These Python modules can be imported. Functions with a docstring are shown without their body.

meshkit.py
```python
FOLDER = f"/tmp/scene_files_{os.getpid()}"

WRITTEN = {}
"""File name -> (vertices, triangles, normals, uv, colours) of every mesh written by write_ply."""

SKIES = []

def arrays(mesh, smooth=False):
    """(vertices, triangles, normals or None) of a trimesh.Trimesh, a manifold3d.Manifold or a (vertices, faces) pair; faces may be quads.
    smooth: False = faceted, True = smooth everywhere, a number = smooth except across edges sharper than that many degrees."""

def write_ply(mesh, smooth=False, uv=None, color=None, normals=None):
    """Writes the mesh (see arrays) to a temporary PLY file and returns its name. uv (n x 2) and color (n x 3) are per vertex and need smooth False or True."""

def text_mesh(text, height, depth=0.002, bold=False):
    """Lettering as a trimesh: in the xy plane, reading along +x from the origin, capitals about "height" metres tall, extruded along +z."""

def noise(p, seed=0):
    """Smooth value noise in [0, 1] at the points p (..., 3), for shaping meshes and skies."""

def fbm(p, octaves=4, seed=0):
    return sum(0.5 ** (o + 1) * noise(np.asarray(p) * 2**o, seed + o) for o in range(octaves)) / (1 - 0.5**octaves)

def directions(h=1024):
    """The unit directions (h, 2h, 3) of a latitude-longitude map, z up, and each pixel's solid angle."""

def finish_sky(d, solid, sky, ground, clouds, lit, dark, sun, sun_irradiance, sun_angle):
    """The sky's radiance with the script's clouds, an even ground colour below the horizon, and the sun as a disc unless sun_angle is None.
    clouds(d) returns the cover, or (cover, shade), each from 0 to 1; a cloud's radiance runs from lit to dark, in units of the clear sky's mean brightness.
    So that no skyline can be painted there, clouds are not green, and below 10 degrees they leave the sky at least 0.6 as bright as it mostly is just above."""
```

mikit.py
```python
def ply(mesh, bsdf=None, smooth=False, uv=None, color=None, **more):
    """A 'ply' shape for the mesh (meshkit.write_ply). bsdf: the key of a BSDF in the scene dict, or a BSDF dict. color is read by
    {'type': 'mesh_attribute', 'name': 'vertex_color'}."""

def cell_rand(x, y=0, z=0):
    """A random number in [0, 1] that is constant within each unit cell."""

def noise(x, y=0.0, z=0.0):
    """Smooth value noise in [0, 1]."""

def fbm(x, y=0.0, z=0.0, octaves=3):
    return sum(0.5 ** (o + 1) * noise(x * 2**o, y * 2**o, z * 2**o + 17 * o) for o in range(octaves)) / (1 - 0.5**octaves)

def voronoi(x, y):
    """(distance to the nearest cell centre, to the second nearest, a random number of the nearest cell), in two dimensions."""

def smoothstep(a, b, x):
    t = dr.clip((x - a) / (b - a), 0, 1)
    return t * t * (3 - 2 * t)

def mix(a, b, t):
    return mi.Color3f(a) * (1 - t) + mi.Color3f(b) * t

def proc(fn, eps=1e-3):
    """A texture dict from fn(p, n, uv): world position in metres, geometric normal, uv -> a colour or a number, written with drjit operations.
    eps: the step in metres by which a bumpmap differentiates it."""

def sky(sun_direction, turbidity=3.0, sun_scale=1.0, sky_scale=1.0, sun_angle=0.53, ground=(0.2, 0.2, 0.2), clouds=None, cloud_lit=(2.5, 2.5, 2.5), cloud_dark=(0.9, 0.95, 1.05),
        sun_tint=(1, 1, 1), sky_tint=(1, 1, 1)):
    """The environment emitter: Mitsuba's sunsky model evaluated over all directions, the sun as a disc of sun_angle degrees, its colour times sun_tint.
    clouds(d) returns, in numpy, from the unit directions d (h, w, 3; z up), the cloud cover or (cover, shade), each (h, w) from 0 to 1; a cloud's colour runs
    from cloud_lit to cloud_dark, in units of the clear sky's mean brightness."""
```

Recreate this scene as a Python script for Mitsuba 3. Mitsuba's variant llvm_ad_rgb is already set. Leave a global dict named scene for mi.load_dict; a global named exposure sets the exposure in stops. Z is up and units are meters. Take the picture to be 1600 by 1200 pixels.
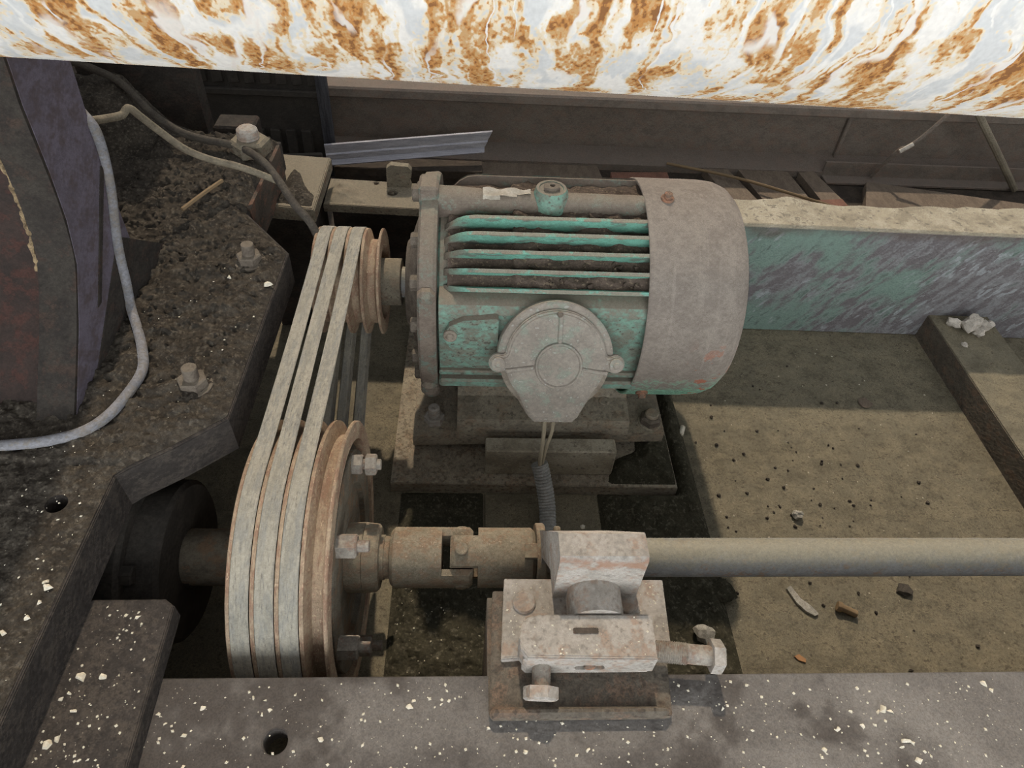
import math, random
import numpy as np, trimesh, drjit as dr, mitsuba as mi
import mikit, meshkit, manifold3d
from mikit import noise, fbm, smoothstep, mix, voronoi
from shapely.geometry import Polygon, Point, box as sbox
from shapely import affinity

scene, labels = {'type': 'scene'}, {}
rng = random.Random(7)
PI = math.pi

# ------------------------------------------------------------------ camera, sky, exposure
F_PX, PITCH, YAW, ROLL, EYE = 1089.0, math.radians(46.3), math.radians(5.0), math.radians(4.6), np.array([0, 0, .86])
fw = np.array([math.sin(YAW) * math.cos(PITCH), math.cos(YAW) * math.cos(PITCH), -math.sin(PITCH)])
rt = np.array([math.cos(YAW), -math.sin(YAW), 0.0])
up0 = np.cross(rt, fw)
up = -math.sin(ROLL) * rt + math.cos(ROLL) * up0
scene['camera'] = {'type': 'perspective', 'fov_axis': 'x', 'fov': math.degrees(2 * math.atan(800 / F_PX)), 'near_clip': .01, 'far_clip': 100,
                   'to_world': mi.ScalarTransform4f().look_at(origin=EYE.tolist(), target=(EYE + fw).tolist(), up=up.tolist())}
SUN = [-.03, math.cos(math.radians(49.3)), math.sin(math.radians(49.3))]


def overcast(d):
    n = meshkit.fbm(d * [3, 3, 6], 4, 5)
    return np.ones(d.shape[:2]), np.clip((n - .35) * 1.2, 0, .5)


scene['sky'] = mikit.sky(SUN, turbidity=4, sun_scale=.52, sky_scale=1.0, sun_angle=1.6, ground=(.36, .36, .36), clouds=overcast,
                         cloud_lit=(1.26, 1.3, 1.36), cloud_dark=(.86, .88, .93), sun_tint=(1, 1.02, 1.06))
exposure = 1.92


def add_fill_panel():
    """added fill light behind the viewer: unseen grid of glowing panes in a frame"""
    X0, X1, Z0, Z1, Y = -2.4, 2.4, .0, 2.7, -3.2
    nx, nz = 6, 4
    w, h = (X1 - X0) / nx, (Z1 - Z0) / nz
    k = 0
    for i in range(nx):
        for j in range(nz):
            a, b, c, d = X0 + i * w + .03, X0 + (i + 1) * w - .03, Z0 + j * h + .03, Z0 + (j + 1) * h - .03
            m = trimesh.Trimesh([(a, Y, c), (b, Y, c), (b, Y, d), (a, Y, d)], [(0, 2, 1), (0, 3, 2)], process=False)
            key = 'fill_panel_1__glow_pane' + ('' if k == 0 else f'_{k:03d}')
            scene[key] = mikit.ply(m, {'type': 'diffuse', 'reflectance': {'type': 'rgb', 'value': [.5, .5, .5]}}, emitter={'type': 'area', 'radiance': {'type': 'rgb', 'value': [FILL_LEVEL * q for q in (.955, 1.0, 1.035)]}})
            k += 1
    bars = [trimesh.creation.box(bounds=[[X0 + i * w - .03, Y - .03, Z0], [X0 + i * w + .03, Y + .03, Z1]]) for i in range(nx + 1)]
    bars += [trimesh.creation.box(bounds=[[X0, Y - .028, Z0 + j * h - .03], [X1, Y + .028, Z0 + j * h + .03]]) for j in range(nz + 1)]
    scene['fill_panel_1__frame'] = mikit.ply(trimesh.util.concatenate(bars), {'type': 'diffuse', 'reflectance': {'type': 'rgb', 'value': [.2, .2, .2]}})
    labels['fill_panel_1'] = {'label': 'unseen framed grid of glowing panes added behind the viewer as fill light', 'category': 'fill_panel', 'kind': 'structure'}


SKY_MEAN = float(np.array(meshkit.SKIES[-1], copy=False)[:400, :, :3].mean())
FILL_LEVEL = 6.6 * SKY_MEAN  # radiance of the added fill panes that brighten front-facing surfaces
add_fill_panel()


# ------------------------------------------------------------------ materials
def L(r, g, b):
    c = np.array([r, g, b]) / 255.0
    c = np.where(c < .04045, c / 12.92, ((c + .055) / 1.055) ** 2.4)
    return [float(x) for x in c]


def surface(name, fn, rough=.85, bump=None, bump_scale=.001, metallic=0.0, spec=.3, eps=5e-4):
    b = {'type': 'principled', 'base_color': mikit.proc(fn) if callable(fn) else {'type': 'rgb', 'value': fn}, 'roughness': rough, 'metallic': metallic, 'specular': spec}
    if bump is not None:
        b = {'type': 'bumpmap', 'arbitrary': mikit.proc(bump, eps=eps), 'scale': bump_scale, 'bsdf': b}
    scene[name] = {'type': 'twosided', 'bsdf': b}
    return name


def grime(base, alt, s=40.0, dust=None, dust_amount=.9, rust=None, rust_cut=.56, spot=None, stretch=(1, 1, 1), fine=.3, seed=0.0, dust_lo=.35, dust_hi=.95, k=1.0, soft=.10, spot_cut=.60, rust_amount=.75):
    """base and alt mottled together, rust blotches, spots, grain, and dust lying on faces that look up"""
    def fn(p, n, uv):
        x, y, z = p.x * s * stretch[0] + seed, p.y * s * stretch[1], p.z * s * stretch[2]
        a = fbm(x, y, z, 4)
        h = fbm(x * 5.3 + 7, y * 5.3, z * 5.3, 3)
        g = noise(p.x * 1100, p.y * 1100, p.z * 1100) * .6 + noise(p.x * 420, p.y * 420, p.z * 420) * .4
        c = mix(base, alt, smoothstep(.34, .66, a * .6 + h * .4))
        if rust is not None:
            r = fbm(x * 1.4 + 31, y * 1.4, z * 1.4 + 9, 3) * .62 + h * .38
            c = mix(c, rust, smoothstep(rust_cut - soft, rust_cut + soft, r + (g - .5) * .16) * rust_amount)
        if spot is not None:
            c = mix(c, spot, smoothstep(spot_cut, spot_cut + .12, h + (g - .5) * .16) * .7)
        if dust is not None:
            d = smoothstep(dust_lo, dust_hi, n.z + (a - .5) * .7 + (h - .5) * .5)
            c = mix(c, dust, d * dust_amount)
        return c * (k * (1 - fine + 2 * fine * g))
    return fn


def grit(p, n, uv):
    return fbm(p.x * 260, p.y * 260, p.z * 260, 3)


def grit_coarse(p, n, uv):
    return fbm(p.x * 110, p.y * 110, p.z * 110, 4)


FL = dict(fine=.3)
surface('floor_mat', grime(L(106, 100, 84), L(94, 88, 73), 40, rust=L(118, 110, 91), rust_cut=.54, spot=L(76, 70, 58), spot_cut=.67, stretch=(.9, 1.2, 1), fine=.32, soft=.14), bump=grit, bump_scale=.0014)
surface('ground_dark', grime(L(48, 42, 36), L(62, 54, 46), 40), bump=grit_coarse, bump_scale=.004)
surface('dirt_mat', grime(L(51, 47, 42), L(67, 62, 55), 60, spot=L(84, 79, 71), fine=.5), rough=1, bump=grit_coarse, bump_scale=.007, spec=.1)
surface('fin_dirt_mat', grime(L(84, 74, 66), L(70, 61, 54), 70, spot=L(112, 100, 84), fine=.45), rough=1, bump=grit_coarse, bump_scale=.005, spec=.1)
surface('edge_mat', grime(L(74, 66, 58), L(60, 54, 47), 50, rust=L(100, 72, 58), rust_cut=.57, fine=.3))
surface('pit_dirt_mat', grime(L(54, 52, 42), L(66, 63, 52), 50, spot=L(88, 85, 74), fine=.42), rough=1, bump=grit_coarse, bump_scale=.006, spec=.1)
surface('plate_mat', grime(L(46, 42, 39), L(58, 53, 49), 50, rust=L(66, 60, 54), rust_cut=.56, fine=.38), bump=grit, bump_scale=.0014)
def front_fn(p, n, uv):
    a = fbm(p.x * 16, p.y * 16, p.z * 16, 4)
    h = fbm(p.x * 90, p.y * 90, p.z * 90, 3)
    g = noise(p.x * 1100, p.y * 1100, p.z * 1100) * .6 + noise(p.x * 420, p.y * 420, p.z * 420) * .4
    c = mix(L(88, 84, 80), L(74, 70, 67), smoothstep(.34, .66, a * .6 + h * .4))
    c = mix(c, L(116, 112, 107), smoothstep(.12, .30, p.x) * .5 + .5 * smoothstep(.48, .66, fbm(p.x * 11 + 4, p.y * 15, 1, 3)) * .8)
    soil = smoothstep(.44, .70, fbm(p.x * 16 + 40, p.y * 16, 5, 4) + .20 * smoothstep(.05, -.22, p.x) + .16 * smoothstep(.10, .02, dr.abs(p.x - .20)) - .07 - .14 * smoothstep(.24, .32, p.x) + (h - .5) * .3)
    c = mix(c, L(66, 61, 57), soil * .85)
    return c * (.72 + .56 * g)


surface('front_mat', front_fn, bump=grit, bump_scale=.001)
surface('column_mat', grime(L(96, 90, 100), L(86, 80, 88), 60, rust=L(78, 68, 68), rust_cut=.56, fine=.24, soft=.16), rough=.7)
surface('column_dark', grime(L(52, 48, 43), L(41, 37, 34), 60, rust=L(60, 48, 41), rust_cut=.60, fine=.38), rough=.9, bump=grit, bump_scale=.0012)
surface('column_side', grime(L(52, 42, 38), L(42, 36, 33), 60, rust=L(66, 42, 36), rust_cut=.56, fine=.3), rough=.9)
surface('bead_mat', grime(L(140, 122, 94), L(88, 74, 56), 220))
def beam_fn(p, n, uv):
    u, v = p.x * .80 - p.z * .60, p.x * .60 + p.z * .80
    a = fbm(p.x * 18, p.z * 18, p.y * 18, 4)
    st = fbm(u * 120 + (a - .5) * 3, v * 42, p.y * 30, 4)
    h = fbm(p.x * 300, p.y * 300, p.z * 300, 3)
    g = noise(p.x * 1100, p.y * 1100, p.z * 1100) * .5 + noise(p.x * 420, p.y * 420, p.z * 420) * .5
    c = mix(L(96, 92, 93), L(118, 118, 119), smoothstep(.36, .64, st * .7 + h * .3))
    green = smoothstep(.40, .66, fbm(p.x * 9 + 3, p.z * 9, 2, 4) + .26 * smoothstep(.72, .48, p.x) + (st - .5) * .5 - .09)
    c = mix(c, mix(L(112, 136, 124), L(94, 116, 106), st), green * .8)
    c = mix(c, L(142, 146, 148), smoothstep(.58, .70, fbm(u * 140, v * 50, 4, 3)) * smoothstep(.45, .6, a) * .7)
    c = mix(c, L(70, 68, 66), smoothstep(.64, .78, st) * .4)
    c = mix(c, L(84, 74, 68), smoothstep(.205, .226, p.z + (a - .5) * .04) * .7)
    c = mix(c, L(148, 140, 122), smoothstep(.5, .9, n.z))
    return c * (.72 + .56 * g)


surface('beam_green', beam_fn, bump=grit, bump_scale=.0016)
surface('motor_green', grime(L(106, 136, 122), L(96, 120, 108), 50, rust=L(104, 97, 86), rust_cut=.50, dust=L(112, 103, 91), fine=.24, spot=L(72, 68, 60), spot_cut=.64, dust_lo=.30, dust_hi=.9, soft=.13), rough=.75)
def fin_fn(p, n, uv):
    a = fbm(p.x * 60, p.y * 60, p.z * 60, 4)
    h = fbm(p.x * 320, p.y * 320, p.z * 320, 3)
    g = noise(p.x * 1100, p.y * 1100, p.z * 1100)
    r = dr.sqrt(dr.square(p.y - .785) + dr.square(p.z - .24)) + (h - .5) * .004 + (a - .5) * .008
    c = mix(L(98, 146, 130), L(88, 128, 114), smoothstep(.35, .65, a * .5 + h * .5))
    c = mix(c, L(88, 90, 82), smoothstep(.55, .68, fbm(p.x * 45 + 8, p.y * 90, p.z * 90, 4)) * .8)
    c = mix(c, L(122, 112, 99), smoothstep(.1480, .1500, r) * .85)
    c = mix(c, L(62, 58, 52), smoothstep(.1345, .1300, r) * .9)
    c = mix(c, L(104, 96, 86), smoothstep(.0, -.034, p.x + (a - .5) * .02) * .8)
    return c * (.8 + .4 * g)


surface('fin_green', fin_fn, rough=.7)
surface('motor_dust', grime(L(126, 118, 106), L(112, 104, 93), 50, rust=L(98, 86, 74), rust_cut=.60, fine=.24, dust=L(122, 113, 100), dust_amount=.5), bump=grit, bump_scale=.0006)


def cowl_fn(p, n, uv):
    a = fbm(p.x * 50, p.y * 50, p.z * 50, 4)
    h = fbm(p.x * 260, p.y * 260, p.z * 260, 3)
    g = noise(p.x * 1100, p.y * 1100, p.z * 1100)
    scr = fbm(p.x * 190, p.y * 12, p.z * 12, 3)
    c = mix(L(124, 116, 107), L(110, 102, 94), smoothstep(.32, .68, a * .5 + h * .5))
    c = mix(c, L(142, 134, 124), smoothstep(.56, .80, scr) * .25)
    low = smoothstep(.205, .155, p.z + (a - .5) * .07 + (h - .5) * .05)
    c = mix(c, mix(L(104, 148, 126), L(88, 124, 106), smoothstep(.4, .6, h)), low * .9)
    chip = fbm(p.x * 75 + 11, p.y * 75, p.z * 75, 4)
    c = mix(c, L(138, 92, 74), smoothstep(.60, .66, chip + (h - .5) * .2) * smoothstep(.29, .22, p.z) * smoothstep(.27, .31, p.x))
    return c * (.84 + .32 * g)


surface('cowl_mat', cowl_fn, bump=grit, bump_scale=.0004)
surface('cover_mat', grime(L(136, 129, 119), L(120, 113, 104), 45, rust=L(122, 130, 118), rust_cut=.60, fine=.22, spot=L(152, 150, 144), spot_cut=.68), bump=grit, bump_scale=.0005)
surface('motor_brown', grime(L(106, 96, 86), L(94, 84, 75), 50, rust=L(94, 112, 102), rust_cut=.60, fine=.26, dust=L(116, 107, 94), dust_amount=.7), rough=.85)
surface('base_mat', grime(L(142, 134, 118), L(122, 114, 100), 45, rust=L(136, 118, 98), rust_cut=.58, spot=L(92, 86, 74), spot_cut=.60, fine=.36), bump=grit, bump_scale=.0012)
surface('foot_mat', grime(L(92, 85, 75), L(76, 70, 62), 50, rust=L(104, 86, 72), rust_cut=.57, spot=L(60, 55, 49), spot_cut=.62, fine=.36), bump=grit, bump_scale=.0012)
surface('belt_mat', grime(L(146, 141, 128), L(128, 124, 113), 60, fine=.28, stretch=(3, .5, .5), rust=L(124, 123, 117), rust_cut=.54, spot=L(104, 98, 86), spot_cut=.66), rough=.95, bump=grit, bump_scale=.0004)
surface('pulley_rust', grime(L(148, 131, 110), L(130, 112, 93), 70, rust=L(122, 94, 77), rust_cut=.53, spot=L(168, 150, 126), spot_cut=.64, fine=.3, stretch=(2, .7, .7)), rough=.85, bump=grit, bump_scale=.0005)
surface('pulley_side', grime(L(98, 92, 80), L(80, 74, 64), 50, rust=L(106, 84, 64), rust_cut=.58))
surface('joint_mat', grime(L(130, 121, 104), L(116, 108, 92), 80, rust=L(122, 101, 82), rust_cut=.54, fine=.32, spot=L(146, 138, 120), spot_cut=.68), bump=grit, bump_scale=.0006)
surface('shaft_mat', grime(L(124, 124, 122), L(110, 111, 112), 70, rust=L(126, 102, 82), rust_cut=.62, dust=L(134, 129, 112), dust_lo=.2, dust_hi=1.0, fine=.24), rough=.6)
surface('cap_mat', grime(L(150, 144, 136), L(132, 127, 119), 55, rust=L(138, 118, 102), rust_cut=.58, spot=L(116, 110, 102), spot_cut=.64, fine=.26), bump=grit, bump_scale=.0006)
_cap = grime(L(152, 146, 138), L(134, 129, 121), 55, rust=L(138, 118, 102), rust_cut=.62, spot=L(118, 112, 104), spot_cut=.64, fine=.26)


def cap_edge_fn(p, n, uv):
    h = fbm(p.x * 130, p.y * 130, p.z * 130, 4)
    edge = smoothstep(.020, .004, dr.abs(p.z - .331)) * smoothstep(.3, .292, p.y)
    return mix(_cap(p, n, uv), L(132, 98, 76), smoothstep(.62, .92, edge * .42 + h * .8) * .75)


surface('cap_edge_mat', cap_edge_fn, bump=grit, bump_scale=.0006)
surface('bolt_mat', grime(L(134, 128, 118), L(114, 107, 98), 90, rust=L(120, 98, 84), rust_cut=.58, fine=.26), rough=.6)
surface('nut_dark', grime(L(96, 88, 78), L(78, 70, 62), 90, dust=L(104, 96, 84), dust_amount=.6))
surface('dust_steel', grime(L(108, 101, 87), L(92, 85, 73), 60, rust=L(104, 82, 66), rust_cut=.60, dust=L(120, 112, 96), dust_amount=.8, spot=L(60, 55, 47), spot_cut=.62, fine=.34), bump=grit, bump_scale=.0016)
surface('crust_mat', grime(L(146, 138, 120), L(126, 118, 102), 26, rust=L(162, 155, 138), rust_cut=.54, spot=L(96, 89, 76), spot_cut=.64, fine=.28), bump=grit, bump_scale=.0014)
surface('rust_plate', grime(L(112, 90, 75), L(96, 83, 72), 60, rust=L(138, 98, 76), rust_cut=.54, fine=.3))
surface('ibeam_mat', grime(L(106, 97, 88), L(93, 85, 77), 40, rust=L(108, 92, 81), rust_cut=.56, fine=.28, dust=L(110, 100, 92), dust_amount=.5), bump=grit, bump_scale=.0008)
surface('profile_mat', grime(L(158, 157, 162), L(134, 133, 139), 30, fine=.15, stretch=(.3, 6, 6)), rough=.4, metallic=.3)
surface('strip_mat', grime(L(72, 73, 77), L(50, 50, 54), 30, stretch=(6, 6, .3)), rough=.45, metallic=.3)
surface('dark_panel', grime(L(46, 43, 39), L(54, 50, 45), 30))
surface('board_mat', grime(L(108, 96, 83), L(94, 83, 72), 30, fine=.25, stretch=(3, 1, 1)))
surface('board_red', grime(L(118, 84, 70), L(102, 74, 63), 36, fine=.25))
surface('stick_mat', L(116, 98, 74))
surface('cable_grey', grime(L(122, 122, 126), L(104, 104, 107), 90, rust=L(112, 106, 98), rust_cut=.54, fine=.26))
surface('cable_dust', grime(L(118, 110, 94), L(98, 91, 78), 90, fine=.3))
surface('cable_dark', grime(L(72, 67, 59), L(58, 53, 47), 90, fine=.35))
surface('wire_mat', L(146, 136, 116))
surface('conduit_mat', grime(L(150, 150, 146), L(130, 130, 126), 90, fine=.22))
surface('flake_mat', grime(L(204, 198, 182), L(184, 176, 156), 200, fine=.12))
surface('stone_mat', grime(L(158, 154, 144), L(124, 121, 112), 160, fine=.22))
surface('tag_mat', grime(L(160, 153, 140), L(140, 133, 120), 90, fine=.15))
surface('plaster_mat', grime(L(180, 173, 162), L(150, 143, 132), 120, fine=.18))
surface('shaft_dark', grime(L(58, 54, 49), L(46, 43, 39), 50))
surface('leaf_mat', L(150, 112, 78))

PIPE_C, PIPE_R = np.array([.3, .378, .817]), .11


def pipe_fn(p, n, uv):
    a = dr.atan2(p.z - .817, .378 - p.y) * PIPE_R
    w1 = fbm(p.x * 40, a * 34, 3, 3) - .5
    w2 = fbm(p.x * 210, a * 120, 8, 3) - .5
    x = p.x + w1 * .022 + w2 * .006
    st = fbm(x * 220, a * 20 + 3, 0, 3)
    blob = fbm(x * 75 + 9, a * 60 + w2, 4, 4)
    fine_ = fbm(p.x * 700, a * 480, 7, 3)
    v = st * .52 + blob * .48 + (fine_ - .5) * .22 - .022
    white = mix(L(214, 211, 204), L(192, 193, 191), smoothstep(.46, .62, fbm(x * 90 + 3, a * 50, 2, 3)))
    c = mix(white, L(208, 194, 168), smoothstep(.40, .47, v))
    c = mix(c, L(184, 148, 104), smoothstep(.475, .54, v))
    c = mix(c, L(172, 122, 70), smoothstep(.54, .62, v + (fine_ - .5) * .2))
    c = mix(c, L(128, 88, 54), smoothstep(.63, .73, v + (fine_ - .5) * .3))
    drip = smoothstep(.055, .02, dr.abs(fbm(x * 95 + 40, a * 9, 6, 2) - .5)) * smoothstep(.40, .56, fbm(p.x * 60, a * 40, 12, 2))
    c = mix(c, L(214, 212, 206), drip * .85)
    return c * (.9 + .2 * fine_)


surface('pipe_mat', pipe_fn, rough=.6)


# ------------------------------------------------------------------ mesh helpers
def M(v, f):
    m = trimesh.Trimesh(np.asarray(v, float), np.asarray(f, int), process=False)
    return m


def hull(pts):
    return trimesh.PointCloud(np.asarray(pts, float)).convex_hull


def bx(x0, x1, y0, y1, z0, z1, c=.002):
    c = min(c, .45 * min(x1 - x0, y1 - y0, z1 - z0))
    p = []
    for x, sx in ((x0, 1), (x1, -1)):
        for y, sy in ((y0, 1), (y1, -1)):
            for z, sz in ((z0, 1), (z1, -1)):
                p += [(x + sx * c, y + sy * c, z), (x + sx * c, y, z + sz * c), (x, y + sy * c, z + sz * c)]
    return hull(p)


def rot(m, axis, deg, at=(0, 0, 0)):
    m = m.copy()
    m.apply_transform(trimesh.transformations.rotation_matrix(math.radians(deg), axis, at))
    return m


def mv(m, x, y, z):
    m = m.copy(); m.apply_translation([x, y, z]); return m


def rev(profile, seg=64, axis='x', at=(0, 0, 0)):
    """surface of revolution; profile = [(a, r), ...] along the axis, closed where r = 0"""
    v, f = [], []
    th = np.linspace(0, 2 * PI, seg, endpoint=False)
    for a, r in profile:
        v += [(a, r * math.cos(t), r * math.sin(t)) for t in th]
    for i in range(len(profile) - 1):
        for k in range(seg):
            a, b = i * seg + k, i * seg + (k + 1) % seg
            f += [(a, b, b + seg), (a, b + seg, a + seg)]
    m = M(v, f)
    m.merge_vertices()
    m.update_faces(m.nondegenerate_faces())
    if m.volume < 0:
        m.invert()
    if axis == 'y':
        m.vertices = m.vertices[:, [2, 0, 1]]
    elif axis == 'z':
        m.vertices = m.vertices[:, [1, 2, 0]]
    m.apply_translation(at)
    return m


def cyl(p0, p1, r, seg=24, c=.0006):
    p0, p1 = np.asarray(p0, float), np.asarray(p1, float)
    h = np.linalg.norm(p1 - p0)
    c = min(c, r * .4, h * .4)
    m = rev([(0, 0), (0, r - c), (c, r), (h - c, r), (h, r - c), (h, 0)], seg)
    m.apply_transform(align((p1 - p0) / h, p0))
    return m


def align(d, at=(0, 0, 0)):
    """frame whose local x axis is d"""
    d = np.asarray(d, float) / np.linalg.norm(d)
    h = np.array([0, 0, 1.0]) if abs(d[2]) < .9 else np.array([0, 1.0, 0])
    b = np.cross(h, d); b /= np.linalg.norm(b)
    T = np.eye(4); T[:3, 0], T[:3, 1], T[:3, 2], T[:3, 3] = d, b, np.cross(d, b), at
    return T


def hexa(p0, d, across, h, c=.0015, spin=0):
    """hexagonal head or nut, chamfered on the far face"""
    R = across / math.sqrt(3)
    m = hull([(a, r * math.cos(t + spin), r * math.sin(t + spin)) for a, r in ((0, R), (h - c, R), (h, R - 1.2 * c)) for t in np.arange(6) * PI / 3])
    m.apply_transform(align(d, p0))
    return m


def spline(pts, n=8):
    P = np.asarray(pts, float)
    Q = np.vstack([2 * P[0] - P[1], P, 2 * P[-1] - P[-2]])
    out = []
    for i in range(1, len(Q) - 2):
        for t in np.linspace(0, 1, n, endpoint=False):
            a, b, c, d = Q[i - 1], Q[i], Q[i + 1], Q[i + 2]
            out.append(.5 * (2 * b + (c - a) * t + (2 * a - 5 * b + 4 * c - d) * t * t + (3 * b - a - 3 * c + d) * t ** 3))
    return np.array(out + [P[-1]])


def tube(pts, r, seg=12, n=8, radii=None):
    P = spline(pts, n)
    T = np.gradient(P, axis=0); T /= np.linalg.norm(T, axis=1, keepdims=True)
    u = np.cross(T[0], [0.3, .2, .9]); u /= np.linalg.norm(u)
    v, f = [], []
    for i, p in enumerate(P):
        u = u - T[i] * (u @ T[i]); u /= np.linalg.norm(u)
        w = np.cross(T[i], u)
        rr = r if radii is None else r * radii(i / (len(P) - 1))
        v += [p + rr * (math.cos(a) * u + math.sin(a) * w) for a in np.linspace(0, 2 * PI, seg, endpoint=False)]
    for i in range(len(P) - 1):
        for k in range(seg):
            a, b = i * seg + k, i * seg + (k + 1) % seg
            f += [(a, b, b + seg), (a, b + seg, a + seg)]
    n0 = len(v); v += [P[0], P[-1]]
    for k in range(seg):
        f += [(n0, (k + 1) % seg, k), (n0 + 1, (len(P) - 1) * seg + k, (len(P) - 1) * seg + (k + 1) % seg)]
    m = M(v, f)
    if m.volume < 0: m.invert()
    return m


def prism(poly, h0, h1, plane='xy', c=0.0):
    """extrude a shapely polygon or a point list from h0 to h1; plane says what its two coordinates are. c bevels the far edge"""
    poly = poly if isinstance(poly, Polygon) else Polygon(poly)
    cs = manifold3d.CrossSection([np.array(r.coords[:-1]) for r in [poly.exterior, *poly.interiors]], manifold3d.FillRule.EvenOdd)
    if c > 0:
        a = manifold3d.Manifold.extrude(cs, h1 - h0 - c)
        steps = [a]
        for k in range(2):
            steps.append(manifold3d.Manifold.extrude(cs.offset(-c * (.35, 1)[k], manifold3d.JoinType.Miter), h1 - h0 - c * (.35, 0)[k]))
        a = manifold3d.Manifold.batch_boolean(steps, manifold3d.OpType.Add)
    else:
        a = manifold3d.Manifold.extrude(cs, h1 - h0)
    m = a.to_mesh()
    m = M(m.vert_properties[:, :3], m.tri_verts)
    m.vertices[:, 2] += h0
    if plane == 'yz':
        m.vertices = m.vertices[:, [2, 0, 1]]
    elif plane == 'xz':
        m.vertices = m.vertices[:, [0, 2, 1]]; m.invert()
    return m


def man(m):
    return manifold3d.Manifold(manifold3d.Mesh(np.asarray(m.vertices, np.float32), np.asarray(m.faces, np.uint32)))


def boolean(a, b, op='-'):
    m = trimesh.Trimesh(a.vertices, a.faces); m.merge_vertices()
    k = trimesh.Trimesh(b.vertices, b.faces); k.merge_vertices()
    r = (man(m) - man(k)) if op == '-' else (man(m) + man(k))
    r = r.to_mesh()
    return M(r.vert_properties[:, :3], r.tri_verts)


def cat(*ms):
    return trimesh.util.concatenate([trimesh.Trimesh(m.vertices, m.faces, process=False) for m in ms])


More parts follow.
